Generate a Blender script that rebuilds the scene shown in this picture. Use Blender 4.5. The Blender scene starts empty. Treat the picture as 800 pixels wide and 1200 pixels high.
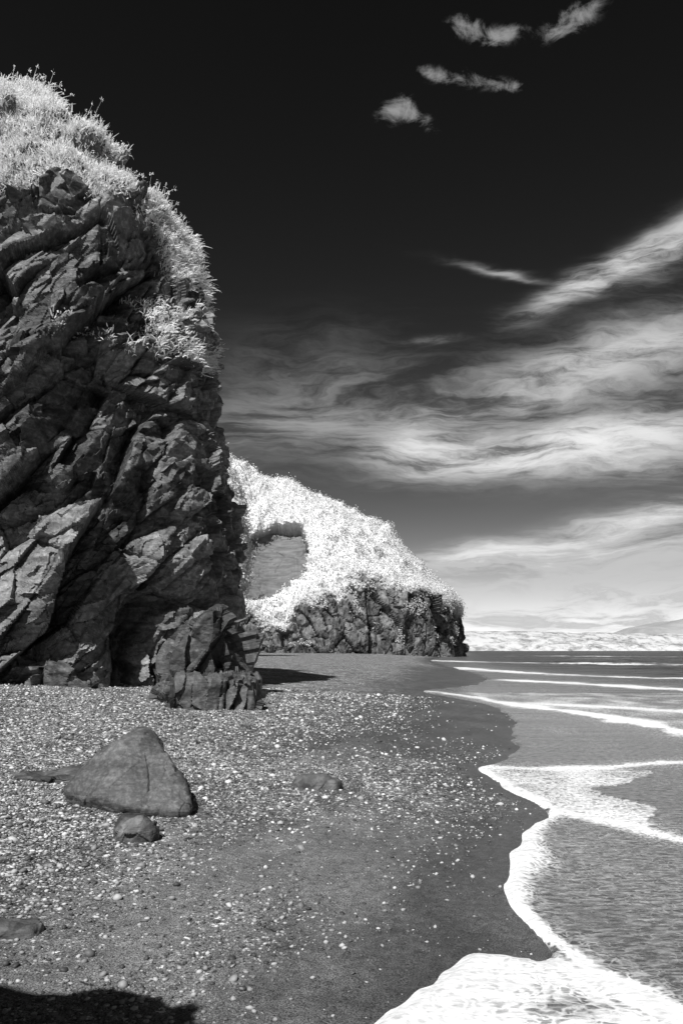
import bpy, bmesh, math, random
import numpy as np
from mathutils import Vector
rng = np.random.default_rng(7)
random.seed(7)
sc = bpy.context.scene
F = 933.0; H = 1.6; HZ = 762.0
def az_of(px): return (px-400.0)/F
def G(px, py, z=0.0):
    Y = F*(H-z)/(py-HZ); return (az_of(px)*Y, Y)

# ------------------------------------------------------------ numpy noise
def _h(ix, iy, iz, s):
    n = (ix.astype(np.int64)*374761393 + iy.astype(np.int64)*668265263 + iz.astype(np.int64)*2147483647 + s*974634777) & 0xFFFFFFFF
    n = ((n ^ (n >> 13))*1274126177) & 0xFFFFFFFF
    n = ((n ^ (n >> 16))*2246822519) & 0xFFFFFFFF
    n = n ^ (n >> 15)
    return (n & 0xFFFFFF)/float(0xFFFFFF)
def vnoise(p, s=0):
    i = np.floor(p).astype(np.int64); f = p-i; f = f*f*(3-2*f)
    r = 0
    for a in (0, 1):
        wa = f[:, 0] if a else 1-f[:, 0]
        for b in (0, 1):
            wb = f[:, 1] if b else 1-f[:, 1]
            for c in (0, 1):
                wc = f[:, 2] if c else 1-f[:, 2]
                r = r+wa*wb*wc*_h(i[:, 0]+a, i[:, 1]+b, i[:, 2]+c, s)
    return r*2-1
def fbm(p, o=4, s=0, g=0.5):
    r = 0; a = 1; t = 0
    for k in range(o):
        r = r+a*vnoise(p*(2.03**k)+k*17.3, s+k); t += a; a *= g
    return r/t
def facet(p, s=0, B=0.9):
    i = np.floor(p).astype(np.int64)
    best = np.full(len(p), 1e9); second = np.full(len(p), 1e9); val = np.zeros(len(p)); tone = np.zeros(len(p))
    for a in (-1, 0, 1):
        for b in (-1, 0, 1):
            for c in (-1, 0, 1):
                q = i+np.array([a, b, c])
                j = [_h(q[:, 0], q[:, 1], q[:, 2], s+k) for k in range(7)]
                d = p-(q+np.stack(j[:3], 1))
                dd = (d*d).sum(1)
                m = dd < best
                second = np.where(m, best, np.minimum(second, dd))
                v = (j[3]-.5)+B*((j[4]-.5)*d[:, 0]+(j[5]-.5)*d[:, 1]+(j[6]-.5)*d[:, 2])*2
                val = np.where(m, v, val); tone = np.where(m, j[3], tone); best = np.where(m, dd, best)
    edge = np.sqrt(second)-np.sqrt(best)
    return val, tone, edge
def strata(p, ang=52, st=2.6):
    a = math.radians(ang); e1 = np.array([math.cos(a), .25, math.sin(a)]); e1 /= np.linalg.norm(e1)
    e2 = np.array([-math.sin(a), .2, math.cos(a)]); e2 -= e1*e2.dot(e1); e2 /= np.linalg.norm(e2); e3 = np.cross(e1, e2)
    return np.stack([p@e1/st, p@e2, p@e3/1.3], 1)
def sstep(a, b, x):
    t = np.clip((x-a)/(b-a), 0, 1); return t*t*(3-2*t)

# ------------------------------------------------------------ mesh helper
def mk(name, V, Fc, mat, attrs=None, smooth=False, parent=None):
    me = bpy.data.meshes.new(name)
    V = np.asarray(V, dtype=np.float32)
    k = Fc.shape[1]; n = len(Fc)
    me.vertices.add(len(V)); me.vertices.foreach_set('co', V.ravel())
    me.loops.add(n*k); me.loops.foreach_set('vertex_index', Fc.astype(np.int32).ravel())
    me.polygons.add(n)
    me.polygons.foreach_set('loop_start', np.arange(0, n*k, k, dtype=np.int32))
    me.polygons.foreach_set('loop_total', np.full(n, k, dtype=np.int32))
    me.update(calc_edges=True)
    for an, av in (attrs or {}).items():
        at = me.attributes.new(an, 'FLOAT', 'POINT'); at.data.foreach_set('value', np.asarray(av, dtype=np.float32))
    me.polygons.foreach_set('use_smooth', np.full(len(me.polygons), smooth)); me.update()
    ob = bpy.data.objects.new(name, me); sc.collection.objects.link(ob)
    ob.data.materials.append(mat)
    if parent: ob.parent = parent
    return ob
def empty(name):
    e = bpy.data.objects.new(name, None); sc.collection.objects.link(e); return e
def gridfaces(nr, nc, keep=None):
    idx = np.arange(nr*nc).reshape(nr, nc)
    f = np.stack([idx[:-1, :-1], idx[:-1, 1:], idx[1:, 1:], idx[1:, :-1]], -1).reshape(-1, 4)
    if keep is not None: f = f[keep[f].any(1)]
    return f
def gnormals(P):
    du = np.gradient(P, axis=0); dv = np.gradient(P, axis=1)
    n = np.cross(dv, du); n /= np.linalg.norm(n, axis=2, keepdims=True)+1e-9
    return n

# ------------------------------------------------------------ node helper
class N:
    def __init__(s, nt): s.nt = nt
    def new(s, t, **k):
        n = s.nt.nodes.new(t)
        for a, b in k.items(): setattr(n, a, b)
        return n
    def put(s, sock, v):
        if isinstance(v, bpy.types.NodeSocket): s.nt.links.new(v, sock)
        else: sock.default_value = v
    def m(s, op, a, b=0.0, c=0.0, clamp=False):
        n = s.new('ShaderNodeMath', operation=op, use_clamp=clamp)
        s.put(n.inputs[0], a); s.put(n.inputs[1], b)
        if len(n.inputs) > 2: s.put(n.inputs[2], c)
        return n.outputs[0]
    def ss(s, x, a, b, lo=0.0, hi=1.0):
        n = s.new('ShaderNodeMapRange', interpolation_type='SMOOTHSTEP')
        s.put(n.inputs[0], x); n.inputs[1].default_value = a; n.inputs[2].default_value = b
        n.inputs[3].default_value = lo; n.inputs[4].default_value = hi
        return n.outputs[0]
    def noise(s, vec, scale, det=4, rough=.5, dist=0.0):
        n = s.new('ShaderNodeTexNoise'); s.put(n.inputs['Vector'], vec)
        n.inputs['Scale'].default_value = scale; n.inputs['Detail'].default_value = det
        n.inputs['Roughness'].default_value = rough; n.inputs['Distortion'].default_value = dist
        return n.outputs['Fac']
    def vor(s, vec, scale, feat='F1', out='Distance'):
        n = s.new('ShaderNodeTexVoronoi', feature=feat); s.put(n.inputs['Vector'], vec); n.inputs['Scale'].default_value = scale
        return n.outputs[out]
    def attr(s, name):
        n = s.new('ShaderNodeAttribute'); n.attribute_name = name; return n.outputs['Fac']
    def mapv(s, vec, scale=(1, 1, 1), rot=(0, 0, 0), loc=(0, 0, 0), typ='POINT'):
        n = s.new('ShaderNodeMapping', vector_type=typ); s.put(n.inputs['Vector'], vec)
        n.inputs['Location'].default_value = loc; n.inputs['Rotation'].default_value = rot; n.inputs['Scale'].default_value = scale
        return n.outputs[0]
    def mix(s, f, a, b):
        return s.m('ADD', s.m('MULTIPLY', a, s.m('SUBTRACT', 1.0, f)), s.m('MULTIPLY', b, f))
    def grey(s, v):
        n = s.new('ShaderNodeCombineColor'); 
        for i in range(3): s.put(n.inputs[i], v)
        return n.outputs[0]
    def bump(s, h, strength, dist, prev=None):
        n = s.new('ShaderNodeBump'); s.put(n.inputs['Height'], h); s.put(n.inputs['Strength'], strength); n.inputs['Distance'].default_value = dist
        if prev is not None: s.put(n.inputs['Normal'], prev)
        return n.outputs[0]
def material(name):
    m = bpy.data.materials.new(name); m.use_nodes = True; nt = m.node_tree
    b = nt.nodes['Principled BSDF']; n = N(nt)
    pos = n.new('ShaderNodeNewGeometry').outputs['Position']
    return m, n, b, pos

# rock
def rock_mat(name, lo, hi, sc_=1.0, rough=.75, bs=1.0):
    m, n, b, pos = material(name)
    t = n.attr('tone')
    n2 = n.noise(pos, 7/sc_, 5, .7)
    stp = n.mapv(pos, (.5, 1, 3.2), (0, math.radians(-50), 0))
    n3 = n.noise(stp, 1.4/sc_, 6, .68, .3)
    v = n.m('ADD', n.m('MULTIPLY', n3, .7), n.m('MULTIPLY', t, .35))
    v = n.ss(v, .3, .8, lo, hi)
    sp = n.ss(n2, .4, .72, .7, 1.65)
    v = n.m('MULTIPLY', v, sp)
    n.put(b.inputs['Base Color'], n.grey(v)); b.inputs['Roughness'].default_value = rough
    b.inputs['Specular IOR Level'].default_value = .4
    b1 = n.bump(n3, .45*bs, .10*sc_); b2 = n.bump(n2, .55*bs, .035*sc_, b1)
    n.put(b.inputs['Normal'], b2)
    return m
M_rock = rock_mat('cliff_rock', .025, .30, rough=.55)
M_foot = rock_mat('foot_rock', .03, .17)
M_boulder = rock_mat('boulder_stone', .05, .15, .3, .6, .9)

def foliage_mat(name, lo, hi):
    m, n, b, pos = material(name)
    t = n.attr('tone'); v = n.mix(t, lo, hi)
    n.put(b.inputs['Base Color'], n.grey(v)); b.inputs['Roughness'].default_value = .8
    b.inputs['Specular IOR Level'].default_value = .1
    tr = n.new('ShaderNodeBsdfTranslucent'); n.put(tr.inputs[0], n.grey(v))
    mx = n.new('ShaderNodeMixShader'); mx.inputs[0].default_value = .35
    n.nt.links.new(b.outputs[0], mx.inputs[1]); n.nt.links.new(tr.outputs[0], mx.inputs[2])
    n.nt.links.new(mx.outputs[0], n.nt.nodes['Material Output'].inputs[0])
    return m
M_grass = foliage_mat('infrared_grass', .82, .99)
M_leaf = foliage_mat('infrared_leaves', .58, .92)

def headland_mat():
    m, n, b, pos = material('headland_slope')
    n2 = n.noise(pos, 1.6, 5, .7)
    stp = n.mapv(pos, (1, 1, .5), (0, .25, 0)); n3 = n.noise(stp, .5, 6, .72, .3)
    rock = n.m('MULTIPLY', n.ss(n3, .34, .66, .02, .24), n.ss(n2, .35, .7, .6, 1.5))
    soil = n.ss(n.noise(n.mapv(pos, (.3, 1, 2.5), (0, .2, 0)), .6, 6, .65, .3), .3, .7, .11, .22)
    veg = n.ss(n2, .3, .7, .6, .85)
    v = n.mix(n.attr('soil'), rock, soil); v = n.mix(n.attr('veg'), v, veg)
    n.put(b.inputs['Base Color'], n.grey(v)); b.inputs['Roughness'].default_value = .85
    b1 = n.bump(n3, n.mix(n.attr('veg'), n.mix(n.attr('soil'), .6, .25), .3), .8); n.put(b.inputs['Normal'], n.bump(n2, .4, .3, b1))
    return m
M_head = headland_mat()

# beach
def beach_mat():
    m, n, b, pos = material('beach_sand_and_shingle')
    peb = n.attr('pebble'); wet = n.attr('wet')
    fine = n.noise(pos, 130, 2, .7); mid = n.noise(pos, 14, 5, .7); big = n.noise(n.mapv(pos, (1, .5, 1)), 1.3, 4, .6, .4)
    sand = n.m('MULTIPLY', n.ss(fine, .32, .70, .03, .34), n.ss(big, .3, .7, .7, 1.25))
    sand = n.m('MULTIPLY', sand, n.ss(mid, .3, .7, .7, 1.3))
    def cells(scale):
        vn = n.new('ShaderNodeTexVoronoi', feature='F1'); n.put(vn.inputs['Vector'], pos); vn.inputs['Scale'].default_value = scale
        sp = n.new('ShaderNodeSeparateColor'); n.nt.links.new(vn.outputs['Color'], sp.inputs[0])
        return vn.outputs['Distance'], sp.outputs[0], sp.outputs[1]
    d1, r1, s1 = cells(55); d2, r2, s2 = cells(22); d3, r3, s3 = cells(9)
    pw = lambda r, lo, hi: n.m('ADD', n.m('MULTIPLY', n.m('POWER', r, 1.7), hi-lo), lo)
    pb = n.m('MULTIPLY', n.ss(d1, .25, .6, 1, .25), pw(r1, .08, 1.0))
    pb2 = n.m('MULTIPLY', n.ss(d2, .3, .6, 1, .25), pw(r2, .08, 1.0))
    pv = n.mix(n.ss(s2, .5, .55), pb, pb2)
    pv = n.mix(n.ss(s3, .72, .75), pv, n.m('MULTIPLY', pw(r3, .08, .95), n.ss(d3, .3, .55, 1, .25)))
    pres = n.m('GREATER_THAN', n.m('ADD', peb, n.m('MULTIPLY', n.m('SUBTRACT', mid, .5), .9)), s1)
    dry = n.mix(n.m('MULTIPLY', pres, n.ss(peb, .02, .2)), sand, n.m('MULTIPLY', pv, n.ss(big, .3, .7, .65, 1.3)))
    v = n.m('MULTIPLY', dry, n.mix(wet, 1.0, .38))
    n.put(b.inputs['Base Color'], n.grey(v))
    n.put(b.inputs['Roughness'], n.mix(wet, .9, .36)); n.put(b.inputs['Specular IOR Level'], n.mix(wet, .2, .6))
    b1 = n.bump(mid, n.mix(wet, .6, .15), .04); b2 = n.bump(fine, n.mix(wet, .7, .2), .008, b1)
    n.put(b.inputs['Normal'], b2)
    return m
M_beach = beach_mat()
def pebble_mat():
    m, n, b, pos = material('pebble_stone')
    n.put(b.inputs['Base Color'], n.grey(n.attr('tone'))); b.inputs['Roughness'].default_value = .6
    return m
M_peb = pebble_mat()

# water
def water_mat():
    m, n, b, pos = material('sea_water_and_foam')
    foam = n.attr('foam'); dep = n.attr('deep'); far = n.attr('far')
    wp = n.mapv(pos, (.45, 1.0, 1)); 
    rip = n.noise(wp, 9, 4, .6, .6); sw = n.noise(n.mapv(pos, (.35, 1, 1)), 1.3, 5, .62, .3)
    swf = n.noise(n.mapv(pos, (.25, 1, 1)), .16, 5, .65)
    warp = n.noise(pos, 2.5, 3, .6)
    off = n.new('ShaderNodeCombineXYZ'); n.put(off.inputs[0], n.m('MULTIPLY', warp, .5)); n.put(off.inputs[1], n.m('MULTIPLY', rip, .25))
    av = n.new('ShaderNodeVectorMath', operation='ADD'); n.put(av.inputs[0], pos); n.put(av.inputs[1], off.outputs[0])
    lace = n.vor(av.outputs[0], 16, 'DISTANCE_TO_EDGE')
    l = n.ss(lace, 0, .3, 1.0, 0)
    bub = n.noise(wp, 24, 6, .8)
    pat = n.m('ADD', n.m('MULTIPLY', l, .25), n.m('MULTIPLY', bub, .75))
    farpat = n.m('ADD', n.m('MULTIPLY', sw, .6), n.m('MULTIPLY', swf, .4))
    pat = n.mix(far, pat, farpat)
    f = n.ss(n.m('ADD', foam, n.m('MULTIPLY', n.m('SUBTRACT', pat, .46), 1.15)), .26, .84)
    base = n.ss(n.noise(n.mapv(pos, (.35, 1.0, 1)), 24, 5, .75), .40, .68, .05, .34)
    base = n.mix(dep, base, .045)
    col = n.mix(f, base, n.ss(pat, .2, .7, .72, .94))
    n.put(b.inputs['Base Color'], n.grey(col))
    n.put(b.inputs['Roughness'], n.mix(f, n.mix(far, .16, .3), .8)); b.inputs['IOR'].default_value = 1.33
    b1 = n.bump(swf, far, 1.8); b2 = n.bump(sw, n.mix(far, .45, .9), .24, b1); b3 = n.bump(bub, .6, .02, b2)
    n.put(b.inputs['Normal'], b3)
    return m
M_water = water_mat()

# ------------------------------------------------------------ shoreline (world metres)
shore_px = [(538,765.6),(530,768),(498,774),(530,782),(575,792),(565,802),(525,807),(488,812),(530,819),(585,829),(606,845),(600,862),(612,884),(585,896),(552,904),
            (600,925),(652,948),(622,972),(606,1005),(603,1040),(616,1070),(632,1092),(626,1120),(580,1116),(530,1120),(492,1160),(456,1200),(430,1260),(400,1400)]
shore = np.array([G(*p) for p in shore_px]); shore = shore[::-1]
def smooth_poly(P, it=2):
    P = np.array(P)
    for _ in range(it):
        Q = [P[0]]
        for a, b in zip(P[:-1], P[1:]): Q += [a*.75+b*.25, a*.25+b*.75]
        Q.append(P[-1]); P = np.array(Q)
    return P
shore = smooth_poly(shore, 2)
poly = np.vstack([[[-.6, -8]], [[-.3, 1.0]], shore, [[70, 460]], [[-400, 900]], [[-4000, 9000]], [[20000, 9000]], [[20000, -8]]])
def seg_dist(P, L):
    d = np.full(len(P), 1e18)
    for a, b in zip(L[:-1], L[1:]):
        ab = b-a; t = np.clip(((P-a)@ab)/(ab@ab+1e-12), 0, 1)
        q = P-(a+t[:, None]*ab); d = np.minimum(d, (q*q).sum(1))
    return np.sqrt(d)
def inside(P, L):
    r = np.zeros(len(P), bool)
    for a, b in zip(L, np.roll(L, -1, 0)):
        c = ((a[1] > P[:, 1]) != (b[1] > P[:, 1]))
        x = (b[0]-a[0])*(P[:, 1]-a[1])/((b[1]-a[1]) if b[1] != a[1] else 1e-9)+a[0]
        r ^= c & (P[:, 0] < x)
    return r
xsY = np.array([-8, 0, 3.4, 5.4, 8, 10.5, 14.5, 22, 30, 48, 75, 124, 200, 300, 460, 900, 9000])
xsX = np.array([-.6, -.2, .35, 1.2, 1.9, 2.4, 3.1, 4.2, 4.9, 7.6, 10, 15, 27, 42, 70, -400, -4000])
def height(X, Y):
    d = np.interp(Y, xsY, xsX)-X
    dc = np.clip(d, -30, 14)
    z = .045*dc+.0009*dc*np.abs(dc)
    z = np.where(d > 14, .806+.25*(1-np.exp(-(d-14)/15.)), z)
    z = np.where(d < -2, np.maximum(z*1.4, -2.5), z)
    P = np.stack([X*.6, Y*.35, 0*X], 1)
    z = z+.045*fbm(P, 4, 3)*sstep(.2, 3, d)+.008*fbm(P*9, 3, 9)*sstep(.1, 1.5, d)
    return z
def fan(ts, Ys, oy=-6.0):
    Yg, Tg = np.meshgrid(Ys, ts, indexing='ij')
    return (Yg-oy)*Tg, Yg
Ys = np.concatenate([np.linspace(-5.5, 2.2, 30), 2.25+(np.exp(np.linspace(0, 1, 700)*math.log((9000+.0)/2.2))-1)*2.2])
Ys = np.unique(Ys)
ts = np.unique(np.concatenate([np.linspace(-3.5, -.45, 50), np.linspace(-.45, .46, 380), np.linspace(.46, 3.5, 50)]))
X, Y = fan(ts, Ys); sh = X.shape; xf = X.ravel(); yf = Y.ravel()
P2 = np.stack([xf, yf], 1)
zt = height(xf, yf)
wob = np.stack([fbm(np.stack([xf*1.7, yf*1.0, 0*xf], 1), 4, 21), fbm(np.stack([xf*1.7, yf*1.0, 0*xf+9], 1), 4, 31)], 1)
Pw = P2+wob*(.13+.007*np.clip(yf, 0, 100))[:, None]
ins = inside(Pw, poly); sd = seg_dist(Pw, np.vstack([[[-.6, -8]], [[-.3, 1.0]], shore, [[70, 460]], [[-400, 900]], [[-4000, 9000]]]))*np.where(ins, 1, -1)
dshore = np.interp(yf, xsY, xsX)-xf
pn = fbm(np.stack([xf*.5, yf*.25, 0*xf], 1), 4, 50); pn2 = fbm(np.stack([xf*1.6, yf*.9, 0*xf+4], 1), 4, 60)
peb = sstep(1.7, 4.0, dshore+1.3*pn+.02*yf)*(1+.35*pn2)
def ell(cx, cy, rx, ry, rot=0):
    c, s = math.cos(math.radians(rot)), math.sin(math.radians(rot)); dx = xf-cx; dy = yf-cy
    return np.exp(-(((dx*c+dy*s)/rx)**2+((-dx*s+dy*c)/ry)**2))
band = ell(.6, 9.5, 1.9, 3.2, -25)*.6
peb = np.maximum(peb, band+.25*pn2*band)
peb = np.maximum(peb, .34*sstep(-.35, .6, pn2)*sstep(.3, 1.2, dshore)*sstep(9, 5, yf))
peb = np.maximum(peb, .95*sstep(5, 9, dshore+2*pn)*sstep(18, 26, yf))
peb *= 1-.8*ell(-.1, 6.3, .9, 1.1)
peb *= sstep(.0, .5, -sd)
peb = np.clip(peb, 0, 1)
wet = sstep(-1.1-.02*yf, .1, sd+.6*pn2)**.8
wet = np.maximum(wet, sstep(5.5, 2.2, dshore+.8*pn)*sstep(9.5, 13, yf)*sstep(90, 60, yf)*.9)
mk('beach', np.stack([xf, yf, zt], 1), gridfaces(*sh), M_beach, {'pebble': peb, 'wet': wet}, True)

# ------------------------------------------------------------ water
def L(*pts, it=2): return smooth_poly([G(*p) for p in pts], it)
lines = [
 (L((498,774),(560,775.5),(640,777.5),(800,779),(950,781)), 3.4, .75),
 (L((620,769),(700,769.5),(860,770.5)), 8.0, .55),
 (L((700,772.5),(780,773),(860,774)), 4.0, .65),
 (L((530,782),(590,787),(690,792),(800,795),(950,800)), 1.6, .75),
 (L((600,797),(680,801),(760,806),(900,811)), 1.2, .7),
 (L((488,812),(540,815),(600,826),(700,837),(800,857),(920,880)), .5, .95),
 (L((620,824),(720,829),(830,835)), .7, .66),
 (L((552,904),(600,901),(700,900),(800,893),(900,890)), .24, .8),
 (L((552,904),(600,925),(652,948),(720,962),(800,985),(900,1000)), .2, .85),
 (L((652,948),(622,972),(606,1005),(603,1040),(616,1070),(640,1098),(665,1128),(720,1158),(800,1192),(860,1220)), .13, .98),
 (L((456,1200),(492,1160),(530,1120),(580,1116),(626,1120),(680,1142),(800,1200)), .14, .98),
]
foam = np.zeros(len(xf))
lowm = .75+.6*fbm(np.stack([xf*.25, yf*.08, 0*xf+3], 1), 3, 44)
pn3 = fbm(np.stack([xf*5, yf*3.5, 0*xf+8], 1), 4, 160)
for ln, w, a in lines:
    d = seg_dist(Pw, ln); ww = w*np.clip(1+.9*pn2+.5*pn3, .35, 2)
    a_ = a*np.where(yf > 14, np.clip(lowm+.15, .4, 1.1), 1)
    foam = np.maximum(foam, a_*np.exp(-(d/ww)**2*.9))
    foam = np.maximum(foam, .36*np.exp(-(d/(3.2*w))**1.5))
lobe = inside(Pw, np.array([G(*p) for p in [(540,902),(552,906),(600,927),(652,950),(760,970),(760,945),(700,925),(760,905),(700,899),(600,899)]]))
foam = np.maximum(foam, lobe*(.54+.35*pn2))
near = inside(Pw, np.array([G(*p) for p in [(430,1260),(456,1200),(530,1120),(626,1120),(700,1150),(820,1205),(840,1400),(400,1400)]]))
foam = np.maximum(foam, near*(.84+.3*pn2-.45*np.exp(-((xf-.98)/.3)**2-((yf-3.55)/.22)**2)))
inner = inside(Pw, np.array([G(*p) for p in [(488,812),(600,826),(800,857),(900,880),(900,812),(600,812)]]))
foam = np.maximum(foam, inner*(.36+.3*pn2))
foam = np.maximum(foam, .17*ins*(1+pn2)*sstep(120, 30, yf))
far = sstep(12, 60, yf)
wave = (.05*np.sin(yf*1.1+1.5*pn+xf*.12)+.14*np.sin(yf*.33+xf*.05+2*pn))*sstep(3, 25, sd)*sstep(600, 200, yf)
film = np.clip(sd*.12, -.08, .012)+.014*np.exp(-((sd-.05)/.05)**2)+.012*foam*sstep(0, .08, sd)
zw = np.where(sd > 0, np.maximum(zt+film, wave), zt+film)
deepv = sstep(1.5, 9, sd)
kw = sd > -.25-.02*yf
mk('sea', np.stack([xf, yf, zw], 1), gridfaces(*sh, keep=kw), M_water, {'foam': np.clip(foam, 0, 1), 'deep': deepv, 'far': far}, True)

# ------------------------------------------------------------ lofted cliff
def supell(n):
    t = np.linspace(math.pi, 2.5*math.pi, 4000)
    c, s = np.cos(t), np.sin(t)
    return np.sign(c)*np.abs(c)**(2/n), np.sign(s)*np.abs(s)**(2/n)
def cliff(prof, Yc, Xc, bz, aL, nexp, nu, nv, dens):
    prof = np.array(prof, float)
    Z = H+(HZ-prof[:, 1])/F*Yc; Mx = az_of(prof[:, 0])
    seg = np.r_[0, np.cumsum(np.hypot(np.diff(Mx*Yc), np.diff(Z)))]
    s = np.linspace(0, seg[-1], nv); z = np.interp(s, seg, Z); m = np.interp(s, seg, Mx)
    b = np.interp(z, *bz)
    ux, uy = supell(nexp)
    X0 = np.where(ux < 0, ux*aL, ux*8); Y0 = uy*5
    al = np.hypot(np.diff(X0), np.diff(Y0)); w = dens(X0[1:], Y0[1:]); cum = np.r_[0, np.cumsum(al*w)]
    k = np.interp(np.linspace(0, cum[-1], nu), cum, np.arange(len(ux)))
    ux = np.interp(k, np.arange(len(ux)), ux); uy = np.interp(k, np.arange(len(uy)), uy)
    P = np.zeros((nv, nu, 3))
    for i in range(nv):
        lo, hi = .05, 60.0
        for _ in range(30):
            a = (lo+hi)/2; r = np.max((Xc+np.where(ux > 0, ux*a, 0))[ux > 0]/(Yc+b[i]*uy[ux > 0]))
            if r > m[i]: hi = a
            else: lo = a
        P[i, :, 0] = Xc+np.where(ux > 0, ux*a, ux*aL); P[i, :, 1] = Yc+b[i]*uy; P[i, :, 2] = z[i]
    return P
prof = [(-90,84),(-40,92),(-10,100),(30,112),(55,128),(80,150),(105,174),(135,198),(165,223),(200,253),(220,280),(232,312),(240,350),(244,400),(249,440),(252,470),(250,505),(255,535),(263,560),(272,600),(281,645),(281,675),(275,710),(268,735),(266,760),(270,790),(278,830),(285,900)]
P = cliff(prof, 27, -14, ([-2, 0, 4, 9, 13, 16, 18, 20, 22], [6.2, 6.0, 6.3, 5.6, 4.8, 4.0, 3.0, 1.8, .2]), 14, 2.5, 560, 800,
          lambda x, y: np.where((x > -1) & (y < 2), 1.0, .12))
nrm = gnormals(P)
if nrm[400, 200, 1] > 0: nrm = -nrm
p = P.reshape(-1, 3); nn = nrm.reshape(-1, 3)
q = p+.22*np.stack([fbm(p*.5, 2, 1), fbm(p*.5, 2, 2), fbm(p*.5, 2, 5)], 1)
sp = strata(q, 50, 2.7)
d1, t1, e1 = facet(sp/2.3, 11, 1.4); d2, t2, e2 = facet(sp/1.0+5, 22, 1.7); d3, t3, e3 = facet(sp/.45+9, 33, 1.7); d4, t4, e4 = facet(sp/.2+3, 44, 1.5)
A = p[:, 0]/p[:, 1]*F+400; B = HZ-(p[:, 2]-H)/p[:, 1]*F
side = sstep(150, 235, A)
disp = (1.05*d1)*(1-.72*side)+.46*d2*(1-.45*side)+.18*d3+.06*d4-.08*np.exp(-(e2/.05)**2)-.08*np.exp(-(e1/.04)**2)+.03*fbm(p*2.5, 4, 8)+.5*fbm(p*.22, 2, 77)*(1-side)
disp -= 2.0*np.exp(-((A-168)/42)**2-((B-735)/75)**2)
disp -= 1.1*np.exp(-((A-40)/60)**2-((B-160)/13)**2)
disp += .8*np.exp(-((A-110)/110)**2-((B-400)/14)**2)
vn_ = fbm(p*.9, 4, 90)
gline = np.interp(A, [-200, 0, 60, 100, 150, 200, 225, 245, 300], [222, 222, 214, 218, 250, 298, 335, 365, 365])
veg = sstep(16, -16, B-gline+60*vn_)
veg *= 1-np.exp(-((A-28)/56)**2-((B-162)/13)**2)*1.5
lg = np.interp(A, [0, 55, 100, 150, 210, 240], [395, 388, 398, 412, 408, 425])
veg = np.maximum(veg, sstep(-.1, .35, vn_+.2)*np.exp(-((B-lg)/14)**2)*sstep(45, 70, A))
veg = np.maximum(veg, sstep(.05, .3, vn_)*np.exp(-((A-188)/30)**2-((B-372)/28)**2))
veg = np.maximum(veg, sstep(.2, .4, fbm(p*1.3, 3, 91))*sstep(500, 330, B)*sstep(90, 210, A)*.6)
veg = np.clip(veg, 0, 1)
disp = disp*(1-.4*sstep(.3, 1, veg))
pd = p+nn*disp[:, None]
tone = np.clip(.35*t2+.35*t1+.3*t3, 0, 1)
CL = empty('rocky_sea_cliff')
mk('rock_face', pd, gridfaces(800, 560), M_rock, {'tone': tone}, False, CL)

def blades(base, nrm, length, width, lean=.5, up=.8, bend=.5, sidernd=.45):
    n = len(base)
    d = nrm*lean+np.array([0, 0, up])+rng.normal(0, .38, (n, 3)); d /= np.linalg.norm(d, axis=1, keepdims=True)
    side = np.cross(d, nrm+np.array([0, -.3, .5])+rng.normal(0, sidernd, (n, 3))); side /= np.linalg.norm(side, axis=1, keepdims=True)+1e-9
    fall = rng.normal(0, 1, (n, 3))+nrm*.8; fall[:, 2] = -np.abs(fall[:, 2])-.4; fall /= np.linalg.norm(fall, axis=1, keepdims=True)
    l = length[:, None]; w = width[:, None]; bd = bend*rng.random((n, 1))
    m1 = base+d*l*.45+fall*l*bd*.25; m2 = base+d*l*.75+fall*l*bd*.85
    V = np.stack([base-side*w*.5, base+side*w*.5, m1+side*w*.45, m1-side*w*.45, m2+side*w*.12, m2-side*w*.12], 1).reshape(-1, 3)
    k = np.arange(n)[:, None]*6
    Fq = np.concatenate([k+np.array([[0, 1, 2, 3]]), k+np.array([[3, 2, 4, 5]])], 0)
    return V, Fq
cand = np.where((veg > .25) & (p[:, 1] < 31) & (A > -120))[0]
wt = veg[cand]*np.where(p[cand, 0] < -15, 6, 1.0); wt /= wt.sum()
ntuft = 12000
tc = rng.choice(cand, ntuft, p=wt)
per = 13
tcr = np.repeat(tc, per)
base = pd[tcr]+rng.normal(0, .10, (ntuft*per, 3))-nn[tcr]*.05
tl = np.repeat(.16+.22*rng.random(ntuft)**2+.06*sstep(300, 120, B[tc]), per)
V, Fq = blades(base, nn[tcr], tl*(.6+.7*rng.random(len(tl))), .03+.022*rng.random(len(tl)), lean=.7, up=.5, bend=1.1)
tn = np.repeat(np.clip(.6+.5*vn_[tc]+.25*rng.normal(size=ntuft), 0, 1), per*6)
mk('cliff_grass', V, Fq, M_grass, {'tone': tn}, False, CL)
brow = np.where((veg > .5) & (B < 340) & (p[:, 1] > 22) & (p[:, 1] < 30) & (A > -60))[0]
tc = rng.choice(brow, 650)
V, Fq = blades(pd[tc], nn[tc], .45+.65*rng.random(650), np.full(650, .02), lean=.3, up=1.3, bend=.4)
tips = V.reshape(-1, 6, 3)[:, 4]
hb = np.repeat(tips, 7, 0)+rng.normal(0, .03, (len(tips)*7, 3))
V2, F2 = blades(hb, np.tile([[0, 0, 1.]], (len(hb), 1)), np.full(len(hb), .1), np.full(len(hb), .03), 0, .6, 0.5)
mk('tall_grass_stalks', np.vstack([V, V2]), np.vstack([Fq, F2+len(V)]), M_grass, {'tone': rng.random(len(V)+len(V2))*.7}, False, CL)

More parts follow.
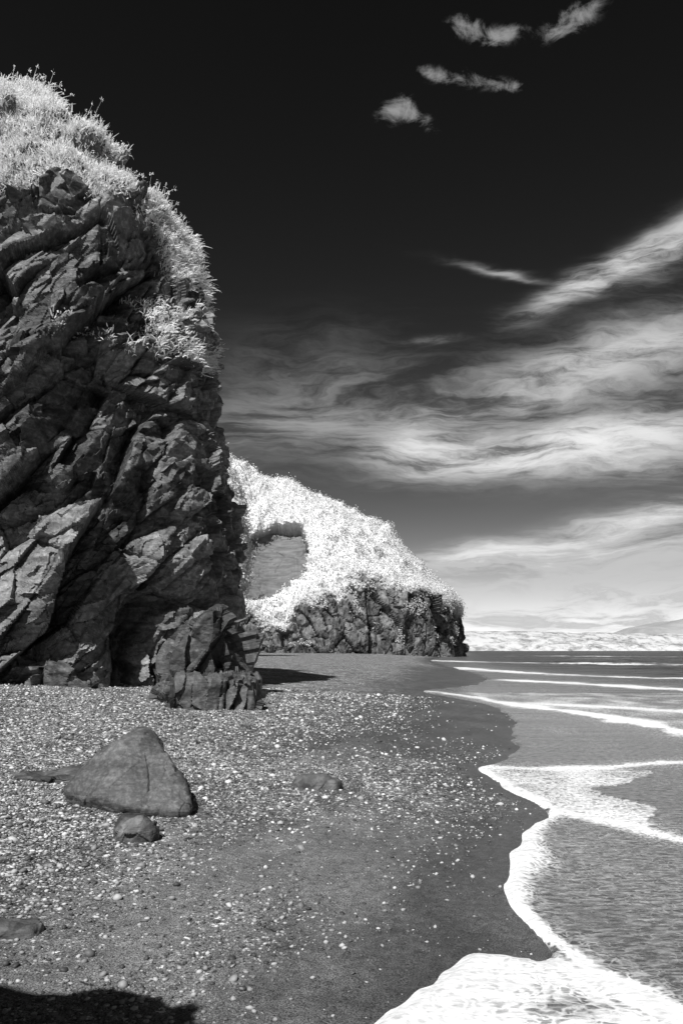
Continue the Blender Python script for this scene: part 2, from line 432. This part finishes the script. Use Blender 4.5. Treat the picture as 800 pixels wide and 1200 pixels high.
# ------------------------------------------------------------ hull rocks
def hull_rock(name, pts, mat, levels=5, smooth_it=2, amp=.05, fs=.3, seed=1, parent=None, facets=True, sm=None, ang=52):
    bm = bmesh.new()
    for v in pts: bm.verts.new(v)
    bmesh.ops.convex_hull(bm, input=bm.verts)
    bmesh.ops.delete(bm, geom=[v for v in bm.verts if not v.link_faces], context='VERTS')
    bmesh.ops.triangulate(bm, faces=bm.faces)
    for k in range(levels):
        bmesh.ops.subdivide_edges(bm, edges=bm.edges, cuts=1, use_grid_fill=True)
        if k in (1, 2, 3):
            for _ in range(smooth_it): bmesh.ops.smooth_vert(bm, verts=bm.verts, factor=.4, use_axis_x=True, use_axis_y=True, use_axis_z=True)
    bmesh.ops.triangulate(bm, faces=bm.faces)
    bm.normal_update()
    V = np.array([v.co[:] for v in bm.verts]); Nn = np.array([v.normal[:] for v in bm.verts])
    Fc = np.array([[v.index for v in f.verts] for f in bm.faces]); bm.free()
    q = V+.15*fs*np.stack([fbm(V/fs, 2, seed), fbm(V/fs, 2, seed+1), fbm(V/fs, 2, seed+2)], 1)
    a, t, e = facet(strata(q, ang)/fs, seed, 1.4); a2, t2_, e2_ = facet(strata(q, ang)/fs*2.6, seed+5, 1.6)
    if facets: V = V+Nn*(amp*a+amp*.4*a2-amp*.15*np.exp(-(e/.08)**2)+amp*.15*fbm(V/fs*3, 4, seed))[:, None]
    else: V = V+Nn*(amp*.6*a+amp*.12*a2+amp*.7*fbm(V/fs*.8, 4, seed)+amp*.15*fbm(V/fs*5, 4, seed))[:, None]
    return mk(name, V, Fc, mat, {'tone': .5*t+.5*t2_}, (not facets) if sm is None else sm, parent)
def W(px, py, Yd): return (az_of(px)*Yd, Yd, H+(HZ-py)/F*Yd)
def fr(prs, Yf, Yb, shrink=.85):
    out = [W(a, b, Yf) for a, b in prs]
    cx = sum(a for a, b in prs)/len(prs); cy = max(b for a, b in prs)
    out += [W(cx+(a-cx)*shrink, b+(3 if b > cy-10 else 4), Yb) for a, b in prs]
    return out
hull_rock('foot_ledge', fr([(185,815),(195,803),(225,798),(255,795),(290,789),(301,796),(303,828),(300,840),(250,842),(190,825)], 17.3, 21), M_foot, 6, 1, .26, .7, 5, CL, ang=75)
hull_rock('foot_block', fr([(196,812),(202,775),(220,742),(240,718),(262,712),(276,745),(284,790),(282,822),(200,822)], 20.2, 25, .95), M_foot, 6, 1, .55, 1.1, 15, CL, ang=60)
hull_rock('foot_shelf', fr([(-60,815),(-60,760),(20,765),(60,778),(100,795),(130,812),(100,822)], 21, 24), M_rock, 6, 1, .45, 1.1, 25, CL)

# ------------------------------------------------------------ beach boulders
hull_rock('boulder', [W(76,926,7.2), W(90,912,7.2), W(120,885,7.4), W(146,864,7.5), W(160,854,7.55), W(174,855,7.6), W(190,876,7.45), W(212,912,7.15), W(226,948,6.95), W(222,953,6.9), W(150,948,6.85), W(112,936,6.95),
   W(75,930,7.15), W(196,905,8.2), W(212,915,8.0), W(100,915,8.2), W(140,880,8.0), (-2.45,7.3,.05), (-1.35,7.0,.05), (-1.6,8.1,.0), (-2.5,8.0,.0)], M_boulder, 6, 1, .075, .45, 41, None, False)
hull_rock('flat_rock', [W(12,906,8.5), W(30,903,8.8), W(70,901,8.8), W(112,897,8.7), W(118,912,8.1), W(60,912,8.2), W(15,911,8.3), (-3.5,8.4,.15), (-2.5,8.1,.1), (-2.6,9.0,.1)], M_foot, 5, 1, .05, .25, 43, None, False)
def lump(px, py0, py1, wpx, Yd, seed, amp=.03, fs=.18):
    hw = wpx/2/F*Yd; cx = az_of(px)*Yd; g = float(height(np.array([cx]), np.array([Yd]))[0]); top = H+(HZ-py0)/F*Yd
    r = np.random.default_rng(seed); pts = []
    for k in range(9):
        a = k/9*6.283; rr = hw*(.85+.3*r.random())
        pts += [(cx+rr*math.cos(a), Yd+.75*rr*math.sin(a), g-.05), (cx+rr*.95*math.cos(a), Yd+.72*rr*math.sin(a), g+(top-g)*(.3+.3*r.random())), (cx+rr*.5*math.cos(a)-.1*hw, Yd+.4*rr*math.sin(a), g+(top-g)*(.85+.25*r.random()))]
    hull_rock('small_rock', pts, M_foot, 4, 1, amp, fs, seed, None, False)
lump(160, 956, 980, 54, 6.1, 45); lump(370, 908, 922, 62, 8.7, 47, .02); lump(10, 1078, 1108, 84, 4.2, 49)
hull_rock('offscreen_shadow_rock', [(-4.6,-.6,-.2),(-.75,-.5,-.2),(-.9,1.1,-.2),(-4.4,1.6,-.2),(-4.3,-.3,2.9),(-1.3,-.1,2.8),(-1.25,.9,3.15),(-2.1,1.2,3.5),(-4.2,1.2,3.6),(-2.2,.1,3.4),(-.95,.9,2.0),(-1.1,1.0,2.8)], M_boulder, 5, 1, .15, .5, 71, None, True)  # out-of-frame rock, added to throw the shadow across the near left sand

# ------------------------------------------------------------ pebbles (one mesh)
ico_bm = bmesh.new(); bmesh.ops.create_icosphere(ico_bm, subdivisions=1, radius=1.0)
IV = np.array([v.co[:] for v in ico_bm.verts]); IF = np.array([[v.index for v in f.verts] for f in ico_bm.faces]); ico_bm.free()
NP = 210000
yy = 2.2*np.exp(rng.random(NP)*math.log(26/2.2)); xx = yy*(-.6+1.1*rng.random(NP))
ri = np.clip(np.searchsorted(Ys, yy), 0, len(Ys)-1); ci = np.clip(np.searchsorted(ts, xx/(yy+6)), 0, len(ts)-1)
dn = peb.reshape(sh)[ri, ci]; dn = np.where(dn > .05, dn+.05, .015+dn*.5)*(sd.reshape(sh)[ri, ci] < -.03)
sel = rng.random(NP) < dn*.62
yy = yy[sel]; xx = xx[sel]; n = len(xx)
size = (.0035+.011*rng.random(n)**3+.017*(rng.random(n) > .975)*rng.random(n))*(.75+.09*yy)
zz = height(xx, yy)
scl = np.stack([size*(.8+.5*rng.random(n)), size*(.8+.5*rng.random(n)), size*(.45+.35*rng.random(n))], 1)
an = rng.random(n)*6.283; V = IV[None]*scl[:, None]*(1+.18*rng.normal(size=(n, 12, 1)).clip(-1.5, 1.5))
c, s = np.cos(an)[:, None], np.sin(an)[:, None]
tx = rng.normal(0, .25, (n, 1)); 
V = np.stack([V[..., 0]*c-V[..., 1]*s, V[..., 0]*s+V[..., 1]*c, V[..., 2]+V[..., 0]*tx], -1)
V += np.stack([xx, yy, zz+scl[:, 2]*.35], 1)[:, None]
Fp = (IF[None]+np.arange(n)[:, None, None]*12).reshape(-1, 3)
tv = .05+.75*rng.random(n)**1.9*np.interp(yy, [3, 7], [.6, 1])
mk('beach_pebbles', V.reshape(-1, 3), Fp, M_peb, {'tone': np.repeat(tv, 12)}, True)
print('pebbles', n)

# ------------------------------------------------------------ headland
def headland():
    def w(px, Yd): return (az_of(px)*Yd, Yd)
    base = smooth_poly([w(60,150), w(200,158), w(290,172), w(400,168), w(470,172), w(512,180), w(530,192), w(536,212), w(533,235), w(500,275), w(400,300), w(200,310)], 3)
    nb = 520
    sgl = np.r_[0, np.cumsum(np.hypot(*np.diff(base, axis=0).T))]
    s = np.r_[np.linspace(0, sgl[-1]*.48, 430), np.linspace(sgl[-1]*.485, sgl[-1], nb-430)]
    bx = np.interp(s, sgl, base[:, 0]); by = np.interp(s, sgl, base[:, 1])
    bp = bx/by*F+400
    tip = np.argmax(bx/by)
    k = np.arange(nb)
    spx = np.where(k <= tip, np.minimum(bp-10*sstep(380, 536, bp), 522), np.interp(k, [tip, nb-1], [522, 150]))
    ridge_x = [40, 150, 230, 262, 281, 300, 320, 335, 352, 370, 395, 420, 440, 458, 478, 492, 506, 518, 526]
    ridge_y = [500, 520, 540, 541, 548, 561, 568, 566, 573, 586, 602, 618, 628, 640, 656, 668, 682, 696, 706]
    spy = np.interp(spx, ridge_x, ridge_y)
    Ysp = 222.0; SX = az_of(spx)*Ysp; SZ = H+(HZ-spy)/F*Ysp
    cty = np.interp(bp, [60, 200, 270, 290, 318, 335, 352, 372, 400, 430, 460, 490, 515, 530, 537], [700, 700, 718, 708, 728, 726, 706, 690, 684, 676, 680, 690, 700, 710, 718])
    ctz = np.where(k <= tip, (HZ-cty)/F*by+H, np.interp(k, [tip, nb-1], [(HZ-718)/F*212, 12]))
    nv = 300
    Pp = np.zeros((nv, nb, 3))
    inx = SX-bx; iny = Ysp-by; il = np.hypot(inx, iny)+1e-6
    vv = np.r_[np.linspace(0, .4, 110), np.linspace(.405, 1, nv-110)]
    for i, v in enumerate(vv):
        if v < .4:
            t = v/.4; inset = np.minimum(3.5, il*.3)*t**1.3; z = -1+(ctz+1)*t
            Pp[i, :, 0] = bx+inx/il*inset; Pp[i, :, 1] = by+iny/il*inset; Pp[i, :, 2] = z
        else:
            t = (v-.4)/.6; i0 = np.minimum(3.5, il*.3); inset = i0+(il-i0)*t
            g = np.sin(t*math.pi/2)**.95
            Pp[i, :, 0] = bx+inx/il*inset; Pp[i, :, 1] = by+iny/il*inset; Pp[i, :, 2] = ctz+(SZ-ctz)*g
    return Pp
Pp = headland(); nv, nb = Pp.shape[:2]
nr = gnormals(Pp)
if nr[50, 200, 1] > 0: nr = -nr
p = Pp.reshape(-1, 3); nn = nr.reshape(-1, 3)
A = p[:, 0]/p[:, 1]*F+400; B = HZ-(p[:, 2]-H)/p[:, 1]*F
vloc = np.repeat(np.r_[np.linspace(0, .4, 110), np.linspace(.405, 1, nv-110)], nb)
vnz = fbm(p*.16, 4, 12); vns = fbm(p*.45, 3, 13)
veg = sstep(.34, .42, vloc+.10*vnz+.06*vns)
soilpoly = np.array([(262,668),(280,642),(298,626),(320,617),(355,619),(362,640),(354,664),(338,684),(318,700),(285,708),(255,712)], float)
AB = np.stack([A+6*vns, B+5*vnz], 1)
soil = inside(AB, soilpoly) & (p[:, 1] < 225)
soil = soil.astype(float)
veg = veg*(1-soil)
s1 = np.stack([p[:, 0]+.25*p[:, 2], p[:, 1], p[:, 2]*.5], 1)
d1, t1, e1 = facet(s1/7, 61, 1.2); d2, t2, e2 = facet(s1/2.6, 62, 1.3); d3, t3, e3 = facet(s1/1.1, 63, 1.3)
rockd = 2.4*d1+.8*d2+.35*d3-.5*np.exp(-(e2/.10)**2)-.8*np.exp(-(e1/.06)**2)
vegd = 3.4*fbm(p*.09, 3, 65)+1.2*np.abs(fbm(p*.3, 3, 66))*2+.8*fbm(p*.9, 3, 67)
disp = rockd*(1-veg)*(1-.85*soil)+vegd*veg
disp *= 1-.6*sstep(.9, 1, vloc)
pd = p+nn*disp[:, None]-nn*(soil*2.2)[:, None]
HD = empty('vegetated_headland')
mk('headland_terrain', pd, gridfaces(nv, nb), M_head, {'veg': veg, 'soil': soil}, False, HD)
def leaves(base, nrm, size, rnd=.7):
    n = len(base); nv_ = nrm+np.array([0, -.2, .4])+rng.normal(0, rnd, (n, 3))
    a = np.cross(nv_, rng.normal(0, 1, (n, 3))); a /= np.linalg.norm(a, axis=1, keepdims=True)
    b = np.cross(nv_, a); b /= np.linalg.norm(b, axis=1, keepdims=True); s_ = size[:, None]
    V = np.stack([base-a*s_, base+b*s_*.6, base+a*s_, base-b*s_*.6], 1).reshape(-1, 3)
    return V, np.arange(n)[:, None]*4+np.array([[0, 1, 2, 3]])
cand = np.where((veg > .4) & (np.arange(len(p)) % nb < 470))[0]
sel = rng.choice(cand, 130000)
bs = pd[sel]+rng.normal(0, .35, (len(sel), 3))+nn[sel]*np.abs(rng.normal(0, .3, (len(sel), 1)))
V, Fq = leaves(bs, nn[sel], .13+.18*rng.random(len(sel)), .6)
c2 = np.where((vloc < .4) & (vloc > .1) & (fbm(p*.3, 3, 71)+.9*vloc > .50) & (np.arange(len(p)) % nb < 470))[0]
s2 = rng.choice(c2, 5000); b2 = pd[s2]+nn[s2]*.3+rng.normal(0, .3, (5000, 3))
V2, F2 = leaves(b2, nn[s2], .14+.16*rng.random(5000))
tn = np.clip(.6+.6*vns[sel]+.2*rng.normal(size=len(sel)), 0, 1)
mk('headland_shrubs', np.vstack([V, V2]), np.vstack([Fq, F2+len(V)]), M_leaf, {'tone': np.r_[np.repeat(tn, 4), rng.random(len(V2))*.6]}, False, HD)

# buttress between the two
pr = [(225,510),(245,520),(256,528),(267,541),(275,560),(282,592),(287,640),(285,680),(281,700),(277,730),(279,765),(281,800)]
P = cliff(pr, 95, -35, ([-3, 5, 12, 18, 24, 28], [9, 9, 8, 6, 3, .3]), 16, 2.4, 260, 300, lambda x, y: np.where((x > -1) & (y < 2), 1.0, .12))
nrm = gnormals(P)
if nrm[150, 100, 1] > 0: nrm = -nrm
p = P.reshape(-1, 3); nn = nrm.reshape(-1, 3); B = HZ-(p[:, 2]-H)/p[:, 1]*F
d1, t1, e1 = facet(strata(p)/3, 81, .8); d2, t2, e2 = facet(strata(p)/1.2, 82, .8)
veg = sstep(30, -30, B-680+60*fbm(p*.3, 3, 83))
disp = (1.2*d1+.7*d2)*(1-.6*veg)+.5*veg*fbm(p*.8, 3, 84)
pd = p+nn*disp[:, None]
BT = empty('vegetated_buttress')
mk('buttress_terrain', pd, gridfaces(300, 260), M_head, {'veg': veg, 'soil': veg*0}, True, BT)
cand = np.where(veg > .4)[0]; sel = rng.choice(cand, 30000)
V, Fq = leaves(pd[sel]+rng.normal(0, .2, (len(sel), 3))+nn[sel]*np.abs(rng.normal(0, .25, (len(sel), 1))), nn[sel], .1+.14*rng.random(len(sel)))
mk('buttress_shrubs', V, Fq, M_leaf, {'tone': rng.random(len(V))}, False, BT)

# ------------------------------------------------------------ distant shore & mountain
def far_mat(name, lo, hi, scale, a=.38, b_=.62):
    m, n, b, pos = material(name)
    v = n.ss(n.noise(n.mapv(pos, (1, .4, 3)), scale, 6, .75, .5), a, b_, lo, hi)
    n.put(b.inputs['Base Color'], n.grey(v)); b.inputs['Roughness'].default_value = 1; b.inputs['Specular IOR Level'].default_value = 0
    return m
M_far = far_mat('distant_shore', .2, .62, .03, .34, .58); M_mtn = far_mat('mountain_haze', .32, .42, .002)
def ridge(name, x0, x1, Y0, dep, hf, mat, nx=900, ny=30, amp=.15, ns=.02):
    xs_ = np.linspace(x0, x1, nx); v = np.linspace(0, 1, ny)
    Xg, Vg = np.meshgrid(xs_, v)
    hx = hf(Xg.ravel()/Y0*F+400); f = np.sin(np.clip(Vg.ravel()*1.25, 0, 1)*math.pi/2)**.7
    Yv = Y0+Vg.ravel()*dep; q = np.stack([Xg.ravel()*ns, Yv*ns, 0*Yv], 1)
    z = -3+(hx*Y0/F+3+H)*f*(1+amp*fbm(q, 5, 5))
    mk(name, np.stack([Xg.ravel(), Yv, z], 1), gridfaces(ny, nx), mat, None, True)
ridge('distant_shore', 150, 4000, 1900, 260, lambda a: np.interp(a, [480, 537, 600, 660, 720, 800, 1000, 2500], [25, 25, 24, 24, 22, 21, 22, 30]), M_far, amp=.12)
ridge('distant_mountain', 2200, 12000, 7800, 1500, lambda a: np.interp(a, [700, 755, 775, 800, 850, 1000, 1600], [-2, 16, 22, 31, 40, 50, 40]), M_mtn, amp=.15, ns=.002)

# ------------------------------------------------------------ sky
w = bpy.data.worlds.new('World'); sc.world = w; w.use_nodes = True; nt = w.node_tree; n = N(nt)
try:
    w.cycles.sampling_method = 'MANUAL'; w.cycles.sample_map_resolution = 256
except Exception as ex: print(ex)
SUN_EL = 52.0
tosun = Vector((-.42, -1.0, 0)).normalized()*math.cos(math.radians(SUN_EL)); tosun.z = math.sin(math.radians(SUN_EL))
sky = n.new('ShaderNodeTexSky', sky_type='NISHITA'); sky.sun_disc = False
sky.sun_elevation = math.radians(SUN_EL); sky.sun_rotation = math.atan2(tosun.x, tosun.y)
sky.dust_density = .4; sky.air_density = 1.0
scol = n.new('ShaderNodeSeparateColor'); nt.links.new(sky.outputs[0], scol.inputs[0])
gen = n.new('ShaderNodeTexCoord').outputs['Generated']
sx = n.new('ShaderNodeSeparateXYZ'); nt.links.new(gen, sx.inputs[0])
az = n.m('MULTIPLY', n.m('ARCTAN2', sx.outputs[0], sx.outputs[1]), 57.2958)
el = n.m('MULTIPLY', n.m('ARCSINE', sx.outputs[2]), 57.2958)
cv = n.new('ShaderNodeCombineXYZ'); n.put(cv.inputs[0], az); n.put(cv.inputs[1], el); dirv = cv.outputs[0]
def AE(px, py):
    a = math.atan((px-400)/F); return math.degrees(a), math.degrees(math.atan((HZ-py)/F*math.cos(a)))
wn = n.new('ShaderNodeTexNoise'); n.put(wn.inputs['Vector'], n.mapv(dirv, (.5, 1.6, 1))); wn.inputs['Scale'].default_value = .11; wn.inputs['Detail'].default_value = 5
wn.inputs['Roughness'].default_value = .55
wc = n.new('ShaderNodeVectorMath', operation='SUBTRACT'); nt.links.new(wn.outputs['Color'], wc.inputs[0]); wc.inputs[1].default_value = (.5, .5, .5)
wv = n.new('ShaderNodeVectorMath', operation='MULTIPLY_ADD'); nt.links.new(wc.outputs[0], wv.inputs[0]); wv.inputs[1].default_value = (10, 5.5, 0); nt.links.new(dirv, wv.inputs[2])
wdir = wv.outputs[0]
def blob(px, py, rx, ry, rot, amp, src=None):
    a, e = AE(px, py); k = .058
    v = n.mapv(src or wdir, (rx*k, ry*k, 1), (0, 0, math.radians(rot)), (a, e, 0), 'TEXTURE')
    ln = n.new('ShaderNodeVectorMath', operation='LENGTH'); nt.links.new(v, ln.inputs[0])
    l2 = n.m('MULTIPLY', ln.outputs['Value'], ln.outputs['Value'])
    return n.m('MULTIPLY', n.m('EXPONENT', n.m('MULTIPLY', l2, -1.0)), amp)
def addall(L_):
    r = L_[0]
    for x in L_[1:]: r = n.m('ADD', r, x)
    return r
R = n.m('MULTIPLY', scol.outputs[0], .1)
base = n.m('MULTIPLY', n.m('POWER', R, 2.3), 1.75)
st = n.mapv(wdir, (.08, .36, 1), (0, 0, math.radians(-8)))
cir = n.noise(st, 1.0, 9, .62, .0)
st2 = n.mapv(wdir, (.22, 1.5, 1), (0, 0, math.radians(-18)))
cir2 = n.noise(st2, 1.0, 7, .66, .0)
tex = n.m('ADD', n.m('MULTIPLY', cir, .6), n.m('MULTIPLY', cir2, .4))
env = addall([
 blob(610,528,120,22,3,1.6), blob(720,510,120,28,4,1.6), blob(490,525,50,24,12,1.2), blob(640,450,190,26,10,.55), blob(750,400,130,26,12,.7),
 blob(350,485,130,52,4,.34), blob(690,330,75,12,20,1.3), blob(775,285,60,17,18,1.2), blob(585,312,48,5,-12,.55), blob(505,398,24,4,3,.6, dirv),
 blob(730,615,160,16,10,1.5), blob(660,660,180,18,3,1.2), blob(740,700,230,24,0,1.3), blob(560,650,70,11,5,1.0), blob(650,727,260,12,0,.9), blob(900,560,110,120,0,.3)])
den = n.m('MULTIPLY', env, n.ss(tex, .38, .62, .08, 1.3))
pn_ = n.noise(n.mapv(dirv, (.55, 1.0, 1), (0, 0, .25)), 1.0, 7, .68, .4)
penv = addall([blob(*b_, src=dirv) for b_ in [(462,128,26,12,15,.85), (496,143,24,8,-18,.7), (545,93,52,8,-10,.75), (500,85,16,6,-20,.35), (548,32,26,11,-14,.85), (590,42,26,9,10,.7), (668,24,40,12,10,.85), (600,101,18,6,0,.5)]])
puff = n.m('MULTIPLY', n.ss(n.m('ADD', penv, n.m('MULTIPLY', n.m('SUBTRACT', pn_, .5), 2.6)), .28, 1.25), n.ss(penv, .1, .6))
cl = n.m('ADD', n.m('MULTIPLY', den, .72), n.m('MULTIPLY', puff, .32))
cl = n.m('ADD', cl, blob(560, 745, 600, 60, 0, .10, dirv))
cl = n.m('MULTIPLY', n.m('SUBTRACT', 1.0, n.m('EXPONENT', n.m('MULTIPLY', cl, -1.2))), .95)
tot = n.m('ADD', n.m('MULTIPLY', base, n.m('SUBTRACT', 1.0, n.m('MINIMUM', den, 1.0))), cl)
bg = nt.nodes['Background']; n.put(bg.inputs[0], n.grey(tot)); bg.inputs[1].default_value = 1.0

sl = bpy.data.lights.new('sun', 'SUN'); sl.energy = 5.0; sl.angle = math.radians(.5); sl.color = (1, 1, 1)
so = bpy.data.objects.new('sun', sl); sc.collection.objects.link(so)
so.rotation_euler = (-tosun).to_track_quat('-Z', 'Y').to_euler()

cam = bpy.data.cameras.new('camera'); co = bpy.data.objects.new('camera', cam); sc.collection.objects.link(co)
co.location = (0, 0, H); co.rotation_euler = (math.radians(90), 0, 0)
cam.sensor_fit = 'VERTICAL'; cam.sensor_height = 36; cam.sensor_width = 24; cam.lens = F/1200*36; cam.shift_y = 162/1200
cam.clip_end = 30000; cam.clip_start = .05
sc.camera = co
sc.view_settings.view_transform = 'Standard'; sc.view_settings.look = 'None'; sc.view_settings.exposure = 0
